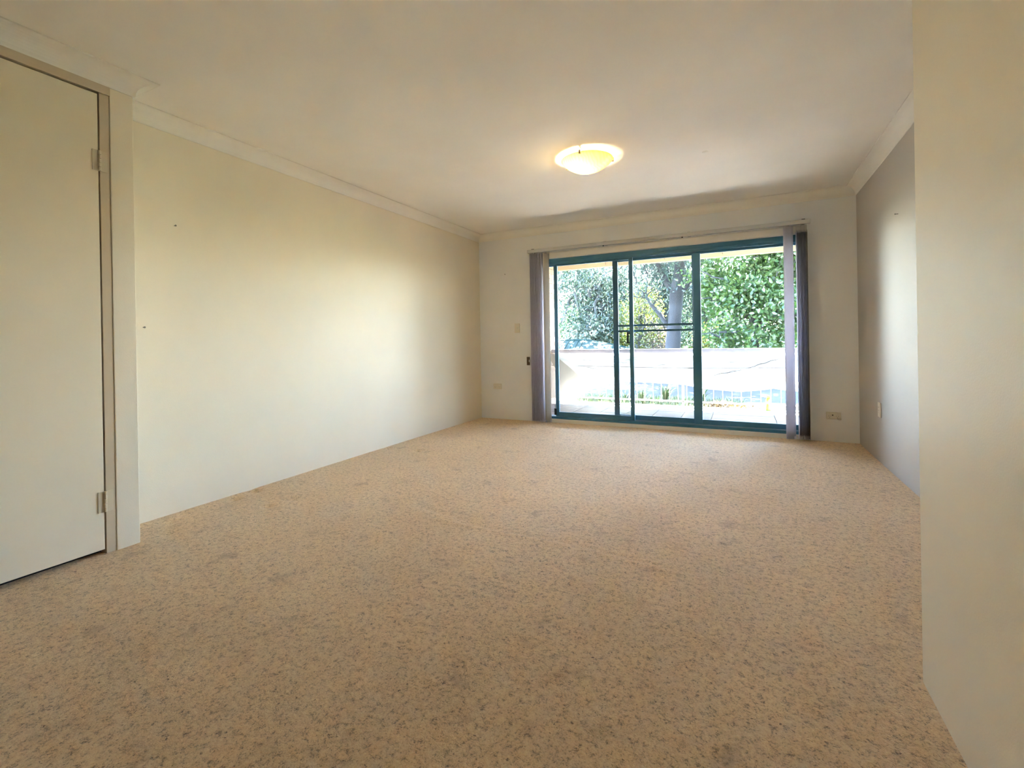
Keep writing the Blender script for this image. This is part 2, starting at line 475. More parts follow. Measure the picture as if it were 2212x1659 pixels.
for za, zb in ((1.883, 1.984), (.207, .309)):
    hg = MB()
    for k in range(5):
        a = za + (zb - za) * k / 5
        hg.lathe([(0, a + .0008), (.0065, a + .0008), (.0065, a + (zb - za) / 5 - .0008), (0, a + (zb - za) / 5 - .0008)], 12, (XD - .0015, jy - .0025, 0))
    hg.box(XD - .0085, XD - .0028, jy - .03, jy + .03, za, zb)
    hg.build('hinge', MHG, door)
MB().lathe([(0, 0), (.024, 0), (.024, .004), (.009, .008), (.009, .03), (.022, .036), (.025, .048), (.018, .058), (0, .061)], 20, (XD - .007, .735, .985), 'x').build('door_knob', MCHR, door, smooth=True)

# ---- cornices (plaster cove), mitred at the corners
def cornice(name, path_pts, label=None):
    c = CH - ZC
    prof = [(0.0, 0.0), (0.006, 0.0), (0.007, 0.005)]
    for k in range(9):
        a = math.pi - (math.pi / 2) * k / 8
        prof.append((c - .001 + (c - .009) * math.cos(a), .006 + (c - .012) * math.sin(a)))
    prof += [(c - .0005, c - .007), (c, c - .006), (c, c)]
    mb = MB()
    for (p, bis) in path_pts:
        for d, z in prof:
            mb.v.append((p[0] + bis[0] * d, p[1] + bis[1] * d, ZC + z))
    n = len(prof)
    for k in range(n - 1):
        mb.f.append((k, k + 1, n + k + 1, n + k))
    o = mb.build(name, MCO)
    return struct(o, label)
cornice('trim_1', [((XD, YBACK), (1, 0)), ((XD, YD), (1, 1))], 'plaster cove cornice above the cupboard door')
cornice('trim_2', [((XD, YD), (1, 1)), ((XL, YD), (1, 1))])
cornice('trim_3', [((XL, YD), (1, 1)), ((XL, YB), (1, -1))], 'plaster cove cornice along the left wall')
cornice('trim_4', [((XL, YB), (1, -1)), ((XR, YB), (-1, -1))], 'plaster cove cornice above the sliding door')
cornice('trim_5', [((XR, YB), (-1, -1)), ((XR, YN), (-1, 1))], 'plaster cove cornice along the right wall')
cornice('trim_6', [((XR, YN), (-1, 1)), ((XN, YN), (-1, 1))])
cornice('trim_7', [((XN, YN), (-1, 1)), ((XN, YBACK), (-1, 0))])

# ---- trims round the sliding door
struct(MB().box(OX0 - .06, OX1 + .030, YB - .016, YB, OZ1 + .004, 2.078).build('trim_8', MT, bevel=.004), 'white timber head above the sliding door')
struct(MB().box(OX0 - .06, OX0, YB - .016, YB, 0, OZ1 + .004).build('trim_9', MT, bevel=.004))
struct(MB().box(OX1, OX1 + .030, YB - .016, YB, 0, OZ1 + .004).build('trim_10', MT, bevel=.004))
struct(MB().box(OX0, OX1, YB - .012, YB + .16, -.02, .044).build('trim_11', MT, bevel=.006), 'pale timber sill under the sliding door')

# ---- sliding glass door
sd = struct(thing('door_2', (-.9, YB, .044), 'three-panel sliding glass door with dark, glare-tinted blue-green frames', 'door'))
del sd['category']
Z0, Z1 = .044, OZ1
fr = MB()
fr.box(OX0, OX1, YB + .004, YB + .12, 1.955, Z1).box(OX0, OX1, YB + .004, YB + .12, Z0, Z0 + .03)
fr.box(OX0, OX1, YB + .004, YB + .014, 1.928, 1.955).box(OX0, OX1, YB + .05, YB + .056, 1.92, 1.955).box(OX0, OX1, YB + .09, YB + .12, 1.92, 1.955)
fr.box(OX0, OX0 + .035, YB + .004, YB + .12, Z0 + .03, 1.955).box(OX1 - .018, OX1, YB + .004, YB + .12, Z0 + .03, 1.955)
fr.build('outer_frame', MFR, sd, bevel=.002)
def panel(name, xa, xb, y, wl, wr, mids=(), glass=True, top=1.954, bot=.076, rt=.045, rb=.052, t=.030):
    p = MB()
    p.box(xa, xa + wl, y, y + t, bot, top)
    o = p.build(name, MFR, sd, bevel=.002)
    MB().box(xb - wr, xb, y, y + t, bot, top).build('stile', MFR, o, bevel=.002)
    MB().box(xa + wl, xb - wr, y + .002, y + t - .002, bot, bot + rb).build('bottom_rail', MFR, o, bevel=.002)
    MB().box(xa + wl, xb - wr, y + .002, y + t - .002, top - rt, top).build('top_rail', MFR, o, bevel=.002)
    for z0, z1 in mids:
        MB().box(xa + wl, xb - wr, y + .004, y + t - .004, z0, z1).build('mid_rail', MFR, o, bevel=.002)
    if glass:
        g = MB().box(xa + wl - .002, xb - wr + .002, y + t / 2 - .002, y + t / 2 + .002, bot + rb - .002, top - rt + .002).build('glass_pane', MGL, o)
    return o
sp = panel('sliding_panel', -2.066, -1.112, YB + .018, .044, .044)
MB().box(-1.185, -1.162, YB - .002, YB + .012, .955, 1.085).box(-1.162, -1.150, YB + .004, YB + .016, 1.06, 1.085).box(-1.165, -1.150, YB + .004, YB + .016, .955, .97).build('door_handle', MBLK, sp, bevel=.004)
MB().box(-2.082, -2.055, YB + .006, YB + .018, .09, .17).tube([(-2.07, YB + .01, .17), (-2.072, YB + .01, .215)], .003, 6).build('foot_bolt', MBLK, sp, bevel=.002)
panel('screen_panel', -1.360, -.437, YB + .092, .060, .055, mids=((1.085, 1.108), (1.148, 1.171)), top=1.950)
fx = panel('fixed_panel', -.478, .530, YB + .056, .076, .042, top=1.953)

# ---- vertical blind
vb = thing('vertical_blind', (-.9, YB - .07, 2.1), 'vertical blind drawn open to stacks at both ends of a white headrail', 'blind')
MB().box(-2.372, .588, YB - .088, YB - .050, 2.083, 2.121).build('headrail', MALU, vb, bevel=.002)
for x in (-2.30, -1.40, -.50, .53):
    MB().box(x - .014, x + .014, YB - .085, YB - .0005, 2.121, 2.127).box(x - .014, x + .014, YB - .004, YB - .0005, 2.086, 2.121).build('bracket', MBLK if x in (-2.30, .53) else MALU, vb)
for x in (-1.42, -.565):
    MB().lathe([(0, 0), (.008, .0), (.008, -.01), (0, -.012)], 10, (x, YB - .070, 2.083)).build('track_stop', MBLK, vb, smooth=True)
def slat_mesh(n=5, wd=.089, zt=0, zb=-1):
    mb = MB()
    for k in range(n):
        s = -wd / 2 + wd * k / (n - 1)
        cz = .004 * (1 - (2 * s / wd) ** 2)
        mb.v += [(cz, s, zb), (cz, s, zt)]
    for k in range(n - 1):
        mb.f.append((2 * k, 2 * k + 2, 2 * k + 3, 2 * k + 1))
    return mb
def slat(x, rot, zt, zb, mat, y=YB - .07):
    mb = slat_mesh(zt=zt, zb=zb)
    c, s = math.cos(rot), math.sin(rot)
    mb.v = [(x + a * c - b * s, y + a * s + b * c, z) for a, b, z in mb.v]
    o = mb.build('slat', mat, vb, smooth=True)
    so_ = o.modifiers.new('thickness', 'SOLIDIFY'); so_.thickness = .0016
    hb = MB().box(-.001, .002, -.012, .012, zt - .012, zt + .01).box(-.0015, .0015, -.004, .004, zt, 2.083)
    hb.v = [(x + a * c - b * s, y + a * s + b * c, z) for a, b, z in hb.v]
    hb.build('hanger', MALU, o)
    wt = MB().box(-.0025, .0025, -.042, .042, zb - .001, zb + .028)
    wt.v = [(x + a * c - b * s, y + a * s + b * c, z) for a, b, z in wt.v]
    wt.build('weight', MSLAT, o, bevel=.001)
    return o
for k in range(8):
    slat(-2.325 + k * .0205, random.uniform(-.07, .07), 2.066, .022, MSLAT)
slat(-2.128, -.62, 2.058, .012, MSLATC)
slat(.403, -1.25, 2.074, .010, MSLAT)
for k in range(9):
    slat(.470 + k * .0088, random.uniform(.0, .10), 2.016, .022, MSLAT)
slat(.553, .12, 2.016, .022, MSLATC)
for xs_ in ((-2.33, -2.175), (.46, .556)):
    for yy in (YB - .112, YB - .028):
        n_ = int((xs_[1] - xs_[0]) / .006)
        MB().tube([(xs_[0] + (xs_[1] - xs_[0]) * i / n_, yy, .030 - .012 * abs(math.sin(i * 1.1))) for i in range(n_ + 1)], .0016, 5).build('bottom_chain', MALU, vb)

# ---- ceiling light
LX, LY = -1.045, 3.435
cl = thing('ceiling_light', (LX, LY, CH), 'lit amber glass bowl light under the ceiling with small metal clips', 'lamp')
MB().lathe([(0, 0), (.13, 0), (.13, -.012), (.122, -.018), (0, -.018)], 36, (LX, LY, CH)).build('back_plate', MT, cl, smooth=False)
RB, ZB, DB = .195, CH - .024, .090
prof = []
for k in range(15):
    t = k / 14
    r = RB * t
    prof.append((max(r, .0005), ZB - DB * (1 - t * t) ** .9))
profi = [(max(r - .002, .0004), z + .004) for r, z in reversed(prof)]
MB().lathe(prof + [(RB + .001, ZB + .003)] + profi[0:], 48, (LX, LY, 0)).build('glass_bowl', MBOWL, cl, smooth=True)
for a in (2.75, .35, 4.75):
    x, y = LX + math.cos(a) * (RB + .002), LY + math.sin(a) * (RB + .002)
    R_ = Matrix.Translation((x, y, 0)) @ Matrix.Rotation(a, 4, 'Z')
    MB().box(-.012, .004, -.007, .007, ZB - .016, ZB - .010, R_).box(.0, .004, -.007, .007, ZB - .016, ZB + .012, R_).box(-.10, .004, -.004, .004, ZB + .010, ZB + .013, R_).box(-.1, -.096, -.004, .004, ZB + .01, CH - .015, R_).build('clip', MCHR, cl)
BX, BY = LX - .055, LY - .03
MB().lathe([(0, -.055), (.012, -.054), (.016, -.042), (.016, -.018), (0, -.018)], 20, (BX, BY, CH)).build('bulb_holder', MT, cl, smooth=True)
pl = bpy.data.lights.new('bulb_light', 'POINT'); pl.energy = 5.2; pl.color = (1.0, .84, .56); pl.shadow_soft_size = .024
po = bpy.data.objects.new('bulb_light', pl); COL.objects.link(po); po.location = (BX, BY, CH - .090)
link_parent(po, cl)

# ---- switch, power points, small fittings on the walls
def outlet(name, pos, normal, label, w_=.116, h_=.072, kind='double'):
    """plate on a wall; normal is '-y' or '-x'"""
    t = thing(name, pos, label, 'switch' if kind == 'switch' else 'socket')
    if normal == '-y':
        Mx = Matrix.Translation(pos)
    else:
        Mx = Matrix.Translation(pos) @ Matrix.Rotation(-math.pi / 2, 4, 'Z')
    MB().box(-w_ / 2, w_ / 2, -.009, 0, -h_ / 2, h_ / 2, Mx).build('plate', MPL, t, bevel=.003)
    if kind == 'switch':
        MB().box(-.008, .008, -.014, -.009, -.012, .012, Mx).build('rocker', MPL, t, bevel=.002)
    else:
        for sx in ((-.03, .03) if kind == 'double' else (0,)):
            MB().box(sx - .006, sx + .006, -.013, -.009, .014, .028, Mx).build('rocker', MPL, t, bevel=.0015)
            g = MB()
            for dx, rz in ((-.008, .5), (.008, -.5), (0, 0)):
                dz = -.004 if dx else -.018
                RR = Mx @ Matrix.Translation((sx + dx, 0, dz)) @ Matrix.Rotation(rz, 4, 'Y')
                g.box(-.001, .001, -.0096, -.0088, -.004, .004, RR)
            g.build('slots', MPLS, t)
    return t
outlet('light_switch', (-2.563, YB, 1.165), '-y', 'slim vertical light switch plate on the far wall left of the blind', .07, .118, 'switch')
outlet('power_outlet', (-2.86, YB, .418), '-y', 'double power point low on the far wall near the left corner')
tv = outlet('power_outlet.001', (.755, YB, .248), '-y', 'low double socket with a plug-in adaptor, right of the door blind', .118, .066)
MB().box(.785, .812, YB - .04, YB - .008, .212, .232).build('adaptor', MPL, tv, bevel=.003)
MB().lathe([(0, -.012), (.006, -.012), (.007, -.008), (0, -.008)], 12, (.748, YB, .252), 'y').build('aerial_port', MPLS, tv)
outlet('power_outlet.002', (XR, 4.585, .417), '-x', 'upright power point seen edge-on on the right side wall', .072, .116, 'single')
kp = thing('latch_keeper', (-2.416, YB, .748), 'small dark brown metal plate on the far wall beside the left blind stack', 'bracket')
MB().box(-2.437, -2.395, YB - .006, YB, .696, .800).build('plate', MBRZ, kp, bevel=.002)
MB().box(-2.402, -2.388, YB - .022, YB - .004, .735, .765).build('cleat', MALU, kp, bevel=.002)
def nail(name, p, ax, label):
    mb = MB()
    if ax == 'x': mb.lathe([(0, 0), (.002, 0), (.002, .016), (.0055, .016), (.0055, .019), (0, .019)], 8, p, 'x')
    elif ax == '-x': mb.lathe([(0, 0), (.002, 0), (.002, -.016), (.0055, -.016), (.0055, -.019), (0, -.019)], 8, p, 'x')
    else: mb.lathe([(0, 0), (.002, 0), (.002, -.014), (.005, -.014), (.005, -.017), (0, -.017)], 8, p, 'y')
    return tag(mb.build(name, MNAIL, smooth=False, origin=p), label, 'nail')
nail('picture_nail', (XL, 1.629, 1.751), 'x', 'small nail high on the left wall near the projecting corner')
nail('picture_nail.001', (XL, 1.455, 1.127), 'x', 'tiny nail at chest height beside the projecting left corner')
nail('picture_nail.002', (XR, 4.032, 1.835), '-x', 'small nail high on the right side wall')
nail('picture_nail.003', (-2.72, YB, 1.86), 'y', 'tiny nail high on the far wall left of the blind')

# ------------------------------------------------------------------ balcony
BZ = -.06
bf = struct(MB().box(-3.05, 2.6, YB + BWT, 7.66, -.40, BZ - .012).build('floor_balcony', MGROUT), 'tiled balcony floor outside the glass door')
def tile_mesh(w_, d_, name):
    mb = MB().box(-w_ / 2, w_ / 2, -d_ / 2, d_ / 2, 0, .012)
    me = bpy.data.meshes.new(name); me.from_pydata(mb.v, [], mb.f); return me
tm = tile_mesh(.366, .178, 'tile'); tm.materials.append(MTILE)
y = YB + BWT + .10
row = 0
while y < 7.18:
    x = -3.05 + .186 + (0 if row % 2 == 0 else 0)
    while x < 2.5:
        o = bpy.data.objects.new('tile', tm); COL.objects.link(o); o.location = (x + .0525, y, BZ - .012 + random.uniform(-.0008, .0008)); link_parent(o, bf)
        x += .3725
    y += .184; row += 1
ntm = tile_mesh(.20, .42, 'nosing_tile'); ntm.materials.append(MNOSE)
x = -2.94
while x < 2.5:
    o = bpy.data.objects.new('nosing_tile', ntm); COL.objects.link(o); o.location = (x, 7.457, BZ - .008 + random.uniform(-.001, .001)); link_parent(o, bf)
    x += .206
# brick side wall of the balcony
bw = struct(MB().box(-3.29, -3.062, YB + BWT, 7.99, -.40, 2.55).build('wall_balcony', MMORT), 'cream brick side wall of the balcony')
bm = MB().box(-.006, .012, -.115, .115, -.038, .038)
brm = bpy.data.meshes.new('brick'); brm.from_pydata(bm.v, [], bm.f); brm.materials.append(MBR)
bh = MB().box(-.006, .012, -.054, .054, -.038, .038)
brh = bpy.data.meshes.new('brick_header'); brh.from_pydata(bh.v, [], bh.f); brh.materials.append(MBR)
for c in range(30):
    z = -.02 + c * .0862
    hd = c % 2
    yy = 7.99
    n = 0
    while yy > 7.0:
        L_ = .108 if hd else .230
        o = bpy.data.objects.new('brick', brh if hd else brm); COL.objects.link(o)
        o.location = (-3.062 + random.uniform(-.001, .001), yy - L_ / 2, z); link_parent(o, bw)
        yy -= L_ + .011; n += 1
# slab and eave beam overhead
struct(MB().box(-3.3, 2.6, YB + BWT, 8.0, 2.335, 2.55).build('ceiling_balcony', MSOF), 'cream underside of the balcony above')
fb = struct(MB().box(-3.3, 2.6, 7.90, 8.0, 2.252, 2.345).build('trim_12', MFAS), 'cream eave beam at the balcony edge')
for x in (-2.10, -1.13, -.27):
    MB().tube([(x, 7.895, 2.36), (x, 7.893, 2.30), (x + .004, 7.888, 2.285), (x + .012, 7.886, 2.288)], .0035, 6).build('hook', MBLK, fb)
# balustrade
bl = thing('balustrade', (-.2, 7.75, 0), 'balcony balustrade with grey timber top rail and thin cream balusters', 'railing')
MB().box(-3.06, 2.5, 7.70, 7.80, .768, .832).build('top_rail', MTIM, bl, bevel=.004)
MB().box(-3.06, 2.5, 7.735, 7.765, -.008, .012).build('bottom_rail', MRAIL, bl, bevel=.002)
x = -2.98
while x < 2.45:
    MB().box(x - .004, x + .004, 7.746, 7.754, .010, .775).build('baluster', MRAIL, bl); x += .128
for x in (-2.99, -.86, .90, 2.4):
    MB().box(x - .015, x + .015, 7.735, 7.765, -.075, .775).build('post', MRAIL, bl)
# shade cloth tied along the balustrade
def cloth():
    hem = np.array([(-3.05, -.02), (-2.66, .035), (-2.45, .10), (-2.24, .18), (-2.16, .24), (-2.0, .295), (-1.39, .296), (-.83, .274), (-.56, .225), (-.30, .205), (-.05, .192), (.2, .221), (.38, .254), (.55, .225), (1.2, .20), (2.45, .25)])
    nx, nz = 560, 90
    xs = np.linspace(-3.045, 2.45, nx); ts = np.linspace(0, 1, nz)
    X, T = np.meshgrid(xs, ts)
    hz = np.interp(xs, hem[:, 0], hem[:, 1])
    Ztop = .764
    Z = Ztop + (hz[None, :] - Ztop) * T
    Yb = 7.688 + 0 * X
    # folds: diagonal creases and horizontal wrinkles, stronger away from the rail
    r = np.random.default_rng(3)
    D = np.zeros_like(X)
    for i in range(26):
        x0 = r.uniform(-2.8, 2.3); z0 = r.uniform(.25, .75); a = r.uniform(.05, .5); Ln = r.uniform(.15, .5)
        u = (X - x0) * math.cos(a) + (Z - z0) * math.sin(a); q = -(X - x0) * math.sin(a) + (Z - z0) * math.cos(a)
        D += r.uniform(.006, .02) * np.exp(-(u / Ln) ** 2) * np.exp(-(q / r.uniform(.012, .035)) ** 2) * r.choice([-1, 1])
    # the long crease rising to the right and the sewn seam half way up
    u = (X + .40) * math.cos(.42) + (Z - .29) * math.sin(.42); q = -(X + .40) * math.sin(.42) + (Z - .29) * math.cos(.42)
    D += .03 * np.exp(-(q / .02) ** 2) * np.clip(u / .1, 0, 1) * np.clip((1.0 - u) / .2, 0, 1)
    # slack at the left corner: the cloth pulls from the tied corner down to the right
    s = np.clip((-2.0 - X) / 1.0, 0, 1)
    q = (Z - (.80 - (X + 3.05) * .62)) / .8
    D += .10 * s * np.exp(-(q / .10) ** 2) - .07 * s * np.clip(-q, 0, .4)
    D += .012 * np.sin(X * 9 + 3 * np.sin(X * 2.1)) * T + .02 * T * np.sin(X * 2.3)
    D += .010 * np.exp(-((Z - (.545 + .01 * np.sin(X * 1.6))) / .006) ** 2)
    Yc = Yb + D * np.clip(T * 6, 0, 1) - .02
    V = np.stack([X, Yc, Z], -1).reshape(-1, 3)
    idx = np.arange(nx * nz).reshape(nz, nx)
    Fq = np.stack([idx[:-1, :-1], idx[:-1, 1:], idx[1:, 1:], idx[1:, :-1]], -1).reshape(-1, 4)
    me = mesh_np('shade_cloth', V, Fq)
    me.materials.append(MCLOTH); me.polygons.foreach_set('use_smooth', np.ones(len(me.polygons), bool))
    o = bpy.data.objects.new('shade_cloth', me); COL.objects.link(o)
    tag(o, 'creased white shade cloth tied along the balcony balustrade', 'cloth')
    sm = MB().tube([(x, 7.688 - .026 + .012 * math.sin(x * 9) * .4, .545 + .01 * math.sin(x * 1.6)) for x in np.linspace(-2.55, 2.4, 80)], .005, 5)
    sm.build('seam', simple('seam_thread', (.05, .05, .055), .9), o)
    # darker triangular layer over the left corner
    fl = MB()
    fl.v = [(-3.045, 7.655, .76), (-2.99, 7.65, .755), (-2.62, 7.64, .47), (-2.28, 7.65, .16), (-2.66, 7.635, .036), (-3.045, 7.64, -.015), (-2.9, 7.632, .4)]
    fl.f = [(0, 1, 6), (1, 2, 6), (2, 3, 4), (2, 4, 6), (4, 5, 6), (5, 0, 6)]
    fl.build('corner_layer', MCORNER, o)
    def surf(x, z):      # cloth depth at (x, z), from the mesh built above
        j = int(np.clip((x + 3.045) / 5.495 * (nx - 1), 0, nx - 1))
        i = int(np.clip((Ztop - z) / (Ztop - hz[j]) * (nz - 1), 0, nz - 1))
        return Yc[i, j]
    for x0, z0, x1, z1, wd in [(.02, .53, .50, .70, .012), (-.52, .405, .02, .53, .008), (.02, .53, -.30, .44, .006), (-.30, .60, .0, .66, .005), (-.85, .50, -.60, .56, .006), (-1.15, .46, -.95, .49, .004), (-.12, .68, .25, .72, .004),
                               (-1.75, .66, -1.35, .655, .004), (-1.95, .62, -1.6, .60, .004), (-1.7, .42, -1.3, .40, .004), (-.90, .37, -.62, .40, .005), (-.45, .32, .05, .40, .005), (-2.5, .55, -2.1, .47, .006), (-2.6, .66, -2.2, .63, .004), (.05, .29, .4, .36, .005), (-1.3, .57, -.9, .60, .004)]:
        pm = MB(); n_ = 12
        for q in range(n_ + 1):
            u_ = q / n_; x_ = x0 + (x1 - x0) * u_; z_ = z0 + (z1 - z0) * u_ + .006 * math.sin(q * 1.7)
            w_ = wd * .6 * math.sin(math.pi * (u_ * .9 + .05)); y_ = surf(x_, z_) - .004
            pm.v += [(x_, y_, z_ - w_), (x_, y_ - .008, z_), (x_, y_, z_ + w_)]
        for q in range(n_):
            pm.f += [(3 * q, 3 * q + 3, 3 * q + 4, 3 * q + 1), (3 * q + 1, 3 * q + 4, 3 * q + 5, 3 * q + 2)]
        pm.build('crease_shade', MCREASE, o, smooth=True)  # dark strip standing in for the shade of a crease
cloth()
# lime container by the slab edge
lc = thing('lime_bottle', (.307, 7.60, -.056), 'small lime green plastic bottle at the balcony edge', 'bottle')
MB().lathe([(0, 0), (.036, 0), (.040, .01), (.038, .075), (.030, .085), (.030, .10), (.036, .105), (.034, .15), (.022, .175), (0, .18)], 20, (.307, 7.60, -.056)).build('body', MLIME, lc, smooth=True)
MB().box(.285, .332, 7.585, 7.615, .112, .150).build('cap', MLIME, lc, bevel=.004)

# ------------------------------------------------------------------ garden
struct(MB().box(-16, 14, 7.66, 9.3, -.6, -.16).build('ground_garden_bed', MSOIL), 'garden bed below the balcony')
struct(MB().box(-16, 14, 9.3, 15.2, -.8, -.30).build('ground_driveway', MASP), 'grey driveway beyond the balcony')
gm = MB(); gm.v = [(-40, 15.2, -.3), (40, 15.2, -.3), (60, 24, -2.0), (-60, 24, -2.0), (80, 90, -2.0), (-80, 90, -2.0)]; gm.f = [(0, 1, 2, 3), (3, 2, 4, 5)]
struct(gm.build('ground_lawn', MGRASSG), 'ground falling away under the trees')

def leaves(P, size, aspect, up_bias=0.0, droop=0.0, r=None):
    """P: n x 3 leaf bases -> verts, faces (each leaf two tris folded on its midrib)"""
    n = len(P)
    d = r.normal(size=(n, 3)); d[:, 2] += up_bias - droop
    d /= np.linalg.norm(d, axis=1, keepdims=True)
    q = r.normal(size=(n, 3)); s = np.cross(d, q); s /= np.linalg.norm(s, axis=1, keepdims=True)
    nn = np.cross(d, s)
    L = size * r.uniform(.6, 1.25, n)[:, None]; W = L * aspect
    f = nn * W * .18
    V = np.stack([P, P + d * L * .30 + s * W * .46 + f, P + d * L * .66 + s * W * .40 + f, P + d * L, P + d * L * .66 - s * W * .40 + f, P + d * L * .30 - s * W * .46 + f], 1).reshape(-1, 3)
    k = np.arange(n)[:, None] * 6
    Fq = np.concatenate([k + np.array([[0, 1, 3]]), k + np.array([[1, 2, 3]]), k + np.array([[0, 3, 5]]), k + np.array([[3, 4, 5]])], 0)
    return V, Fq

def foliage(name, parent, P, size, aspect, mat, droop=0.0, r=None, stuff=True):
    V, Fq = leaves(P, size, aspect, 0, droop, r)
    me = mesh_np(name, V, Fq); me.materials.append(mat)
    o = bpy.data.objects.new(name, me); COL.objects.link(o)
    link_parent(o, parent)
    if stuff: o['kind'] = 'stuff'
    return o

def blob(r, n, c, rad, ncl, cr):
    """leaf positions in clusters filling an ellipsoid"""
    u = r.normal(size=(ncl, 3)); u /= np.linalg.norm(u, axis=1, keepdims=True)
    C_ = np.array(c) + u * np.array(rad) * (r.uniform(0, 1, (ncl, 1)) ** .45)
    k = r.integers(0, ncl, n)
    return C_[k] + r.normal(size=(n, 3)) * cr, C_

LF_BROAD = leafy('broad_leaf', [(.14, .36, .14), (.30, .58, .16), (.52, .80, .26), (.24, .52, .30)], .55, (1.0, 1.0, .5))
LF_GUM = leafy('gum_leaf', [(.10, .20, .17), (.17, .30, .25), (.25, .38, .32)], .45, (1, 1, .75))
LF_YEL = leafy('yellow_leaf', [(.45, .50, .08), (.55, .60, .12), (.35, .48, .10)], .55, (1, 1, .5))
LF_DK = leafy('dense_leaf', [(.10, .22, .12), (.18, .34, .19), (.28, .44, .28)], .45, (1, 1, .6))
LF_PINK = leafy('dry_leaf', [(.42, .34, .30), (.52, .44, .36), (.36, .32, .24)], .4, (1, .9, .8))
LF_WHT = leafy('white_flower', [(.22, .36, .26), (.30, .44, .32), (.7, .75, .66)], .4, (1, 1, .95))
LF_STRAP = leafy('strap_leaf', [(.10, .22, .08), (.20, .34, .14), (.62, .68, .52)], .4, (1, 1, .6))
LF_DRY = leafy('leaf_litter', [(.40, .25, .10), (.62, .45, .2), (.25, .14, .06), (.7, .55, .3)], .2, (1, .8, .5))

def branch_path(a, b, r, sag=.08, n=6):
    a, b = np.array(a, float), np.array(b, float)
    L = np.linalg.norm(b - a)
    pts = [a + (b - a) * t + (r.normal(size=3) * sag * L * math.sin(math.pi * t)) * .5 for t in np.linspace(0, 1, n)]
    return [tuple(p) for p in pts]

# big dark-trunked gum: trunk and forks as seen through the middle panel (Y = 15.4)
def px(x, z, Y0=13.0, Y1=15.4):
    s = Y1 / Y0
    return (x * s, Y1, CAM_H + (z - CAM_H) * s)
r = np.random.default_rng(11)
t = thing('gum_tree', (-2.1, 15.4, -.35), 'big forked dark-trunked tree seen through the middle glass panel', 'tree', )
tk = MB()
pts = [px(-1.72, -.25), px(-1.68, .75), px(-1.62, 1.49), px(-1.56, 2.2), px(-1.49, 2.7), px(-1.42, 3.25), px(-1.30, 4.1), px(-1.25, 5.2)]
tk.tube([(-2.10, 15.4, -.40)] + pts, [.30, .27, .235, .20, .215, .165, .15, .12, .07], 12)
tk.build('trunk', MBARK, t, smooth=True)
bmb = MB()
bmb.tube([px(-1.60, 2.15), px(-1.81, 2.48), px(-1.93, 2.75), px(-2.04, 3.0), px(-2.3, 3.6), px(-2.4, 4.4)], [.11, .085, .075, .065, .05, .02], 8)
bmb.build('branch', MBARK, t, smooth=True)
MB().tube([px(-1.52, 2.15), px(-1.36, 2.28), px(-1.115, 2.6), px(-.85, 3.1), px(-.7, 3.8)], [.10, .08, .065, .05, .02], 8).build('branch', MBARK, t, smooth=True)
MB().tube([px(-1.66, 1.10), px(-1.83, 1.35), px(-1.99, 1.62), px(-2.20, 1.88), px(-2.34, 2.10)], [.085, .075, .07, .06, .05], 8).build('branch', MBARK, t, smooth=True)
tw = MB()
for (a, b) in [((-2.34, 2.10), (-2.62, 2.48)), ((-2.34, 2.10), (-2.30, 2.75)), ((-2.34, 2.10), (-2.10, 2.66)), ((-2.20, 1.88), (-1.98, 2.15)), ((-2.34, 2.1), (-2.75, 2.15)),
               ((-2.04, 3.0), (-1.9, 3.4)), ((-1.93, 2.75), (-2.2, 2.9)), ((-1.115, 2.6), (-1.0, 2.45)), ((-1.7, 1.7), (-1.45, 1.25)), ((-2.62, 2.48), (-2.7, 2.9)), ((-2.3, 2.75), (-2.45, 3.1)), ((-2.1, 2.66), (-1.95, 3.0))]:
    p = branch_path(px(*a), px(*b), r, .12); tw.tube(p, list(np.linspace(.032, .010, 6)), 6)
    for q in range(5):
        s_ = np.array(p[2 + q % 4]); e_ = s_ + r.normal(size=3) * np.array([.35, .3, .35]) + np.array([0, 0, .2])
        tw.tube(branch_path(s_, e_, r, .15, 4), [.011, .009, .007, .004], 5)
tw.build('twigs', MBARK, t)['kind'] = 'stuff'
P1, _ = blob(r, 2600, px(-1.9, 3.9), (2.6, 1.3, 1.4), 60, .22)
P2, _ = blob(r, 700, px(-1.9, 2.6), (1.2, 1.0, 1.0), 30, .15)
foliage('foliage', t, np.concatenate([P1, P2]), .14, .25, LF_GUM, .8, r)

Pu, _ = blob(r, 10000, (-2.6, 16.0, 7.6), (4.2, 2.9, 1.9), 110, .45)  # unseen crown added above the view to shade driveway and trees
foliage('unseen_shade_crown', t, Pu, .30, .35, LF_GUM, .8, r)
Pl, _ = blob(r, 20000, (-2.6, 11.7, 5.0), (4.2, 2.2, 1.0), 120, .30)  # canopy added out of view to keep sun off bed and driveway
foliage('unseen_shade_canopy', t, Pl, .24, .34, LF_GUM, .8, r)
MB().tube([px(-1.42, 3.25), (-2.0, 13.6, 4.4), (-2.3, 12.2, 4.9), (-2.6, 11.0, 4.8)], [.13, .09, .06, .03], 8).build('branch', MBARK, t, smooth=True)  # bough added to carry the shade canopy
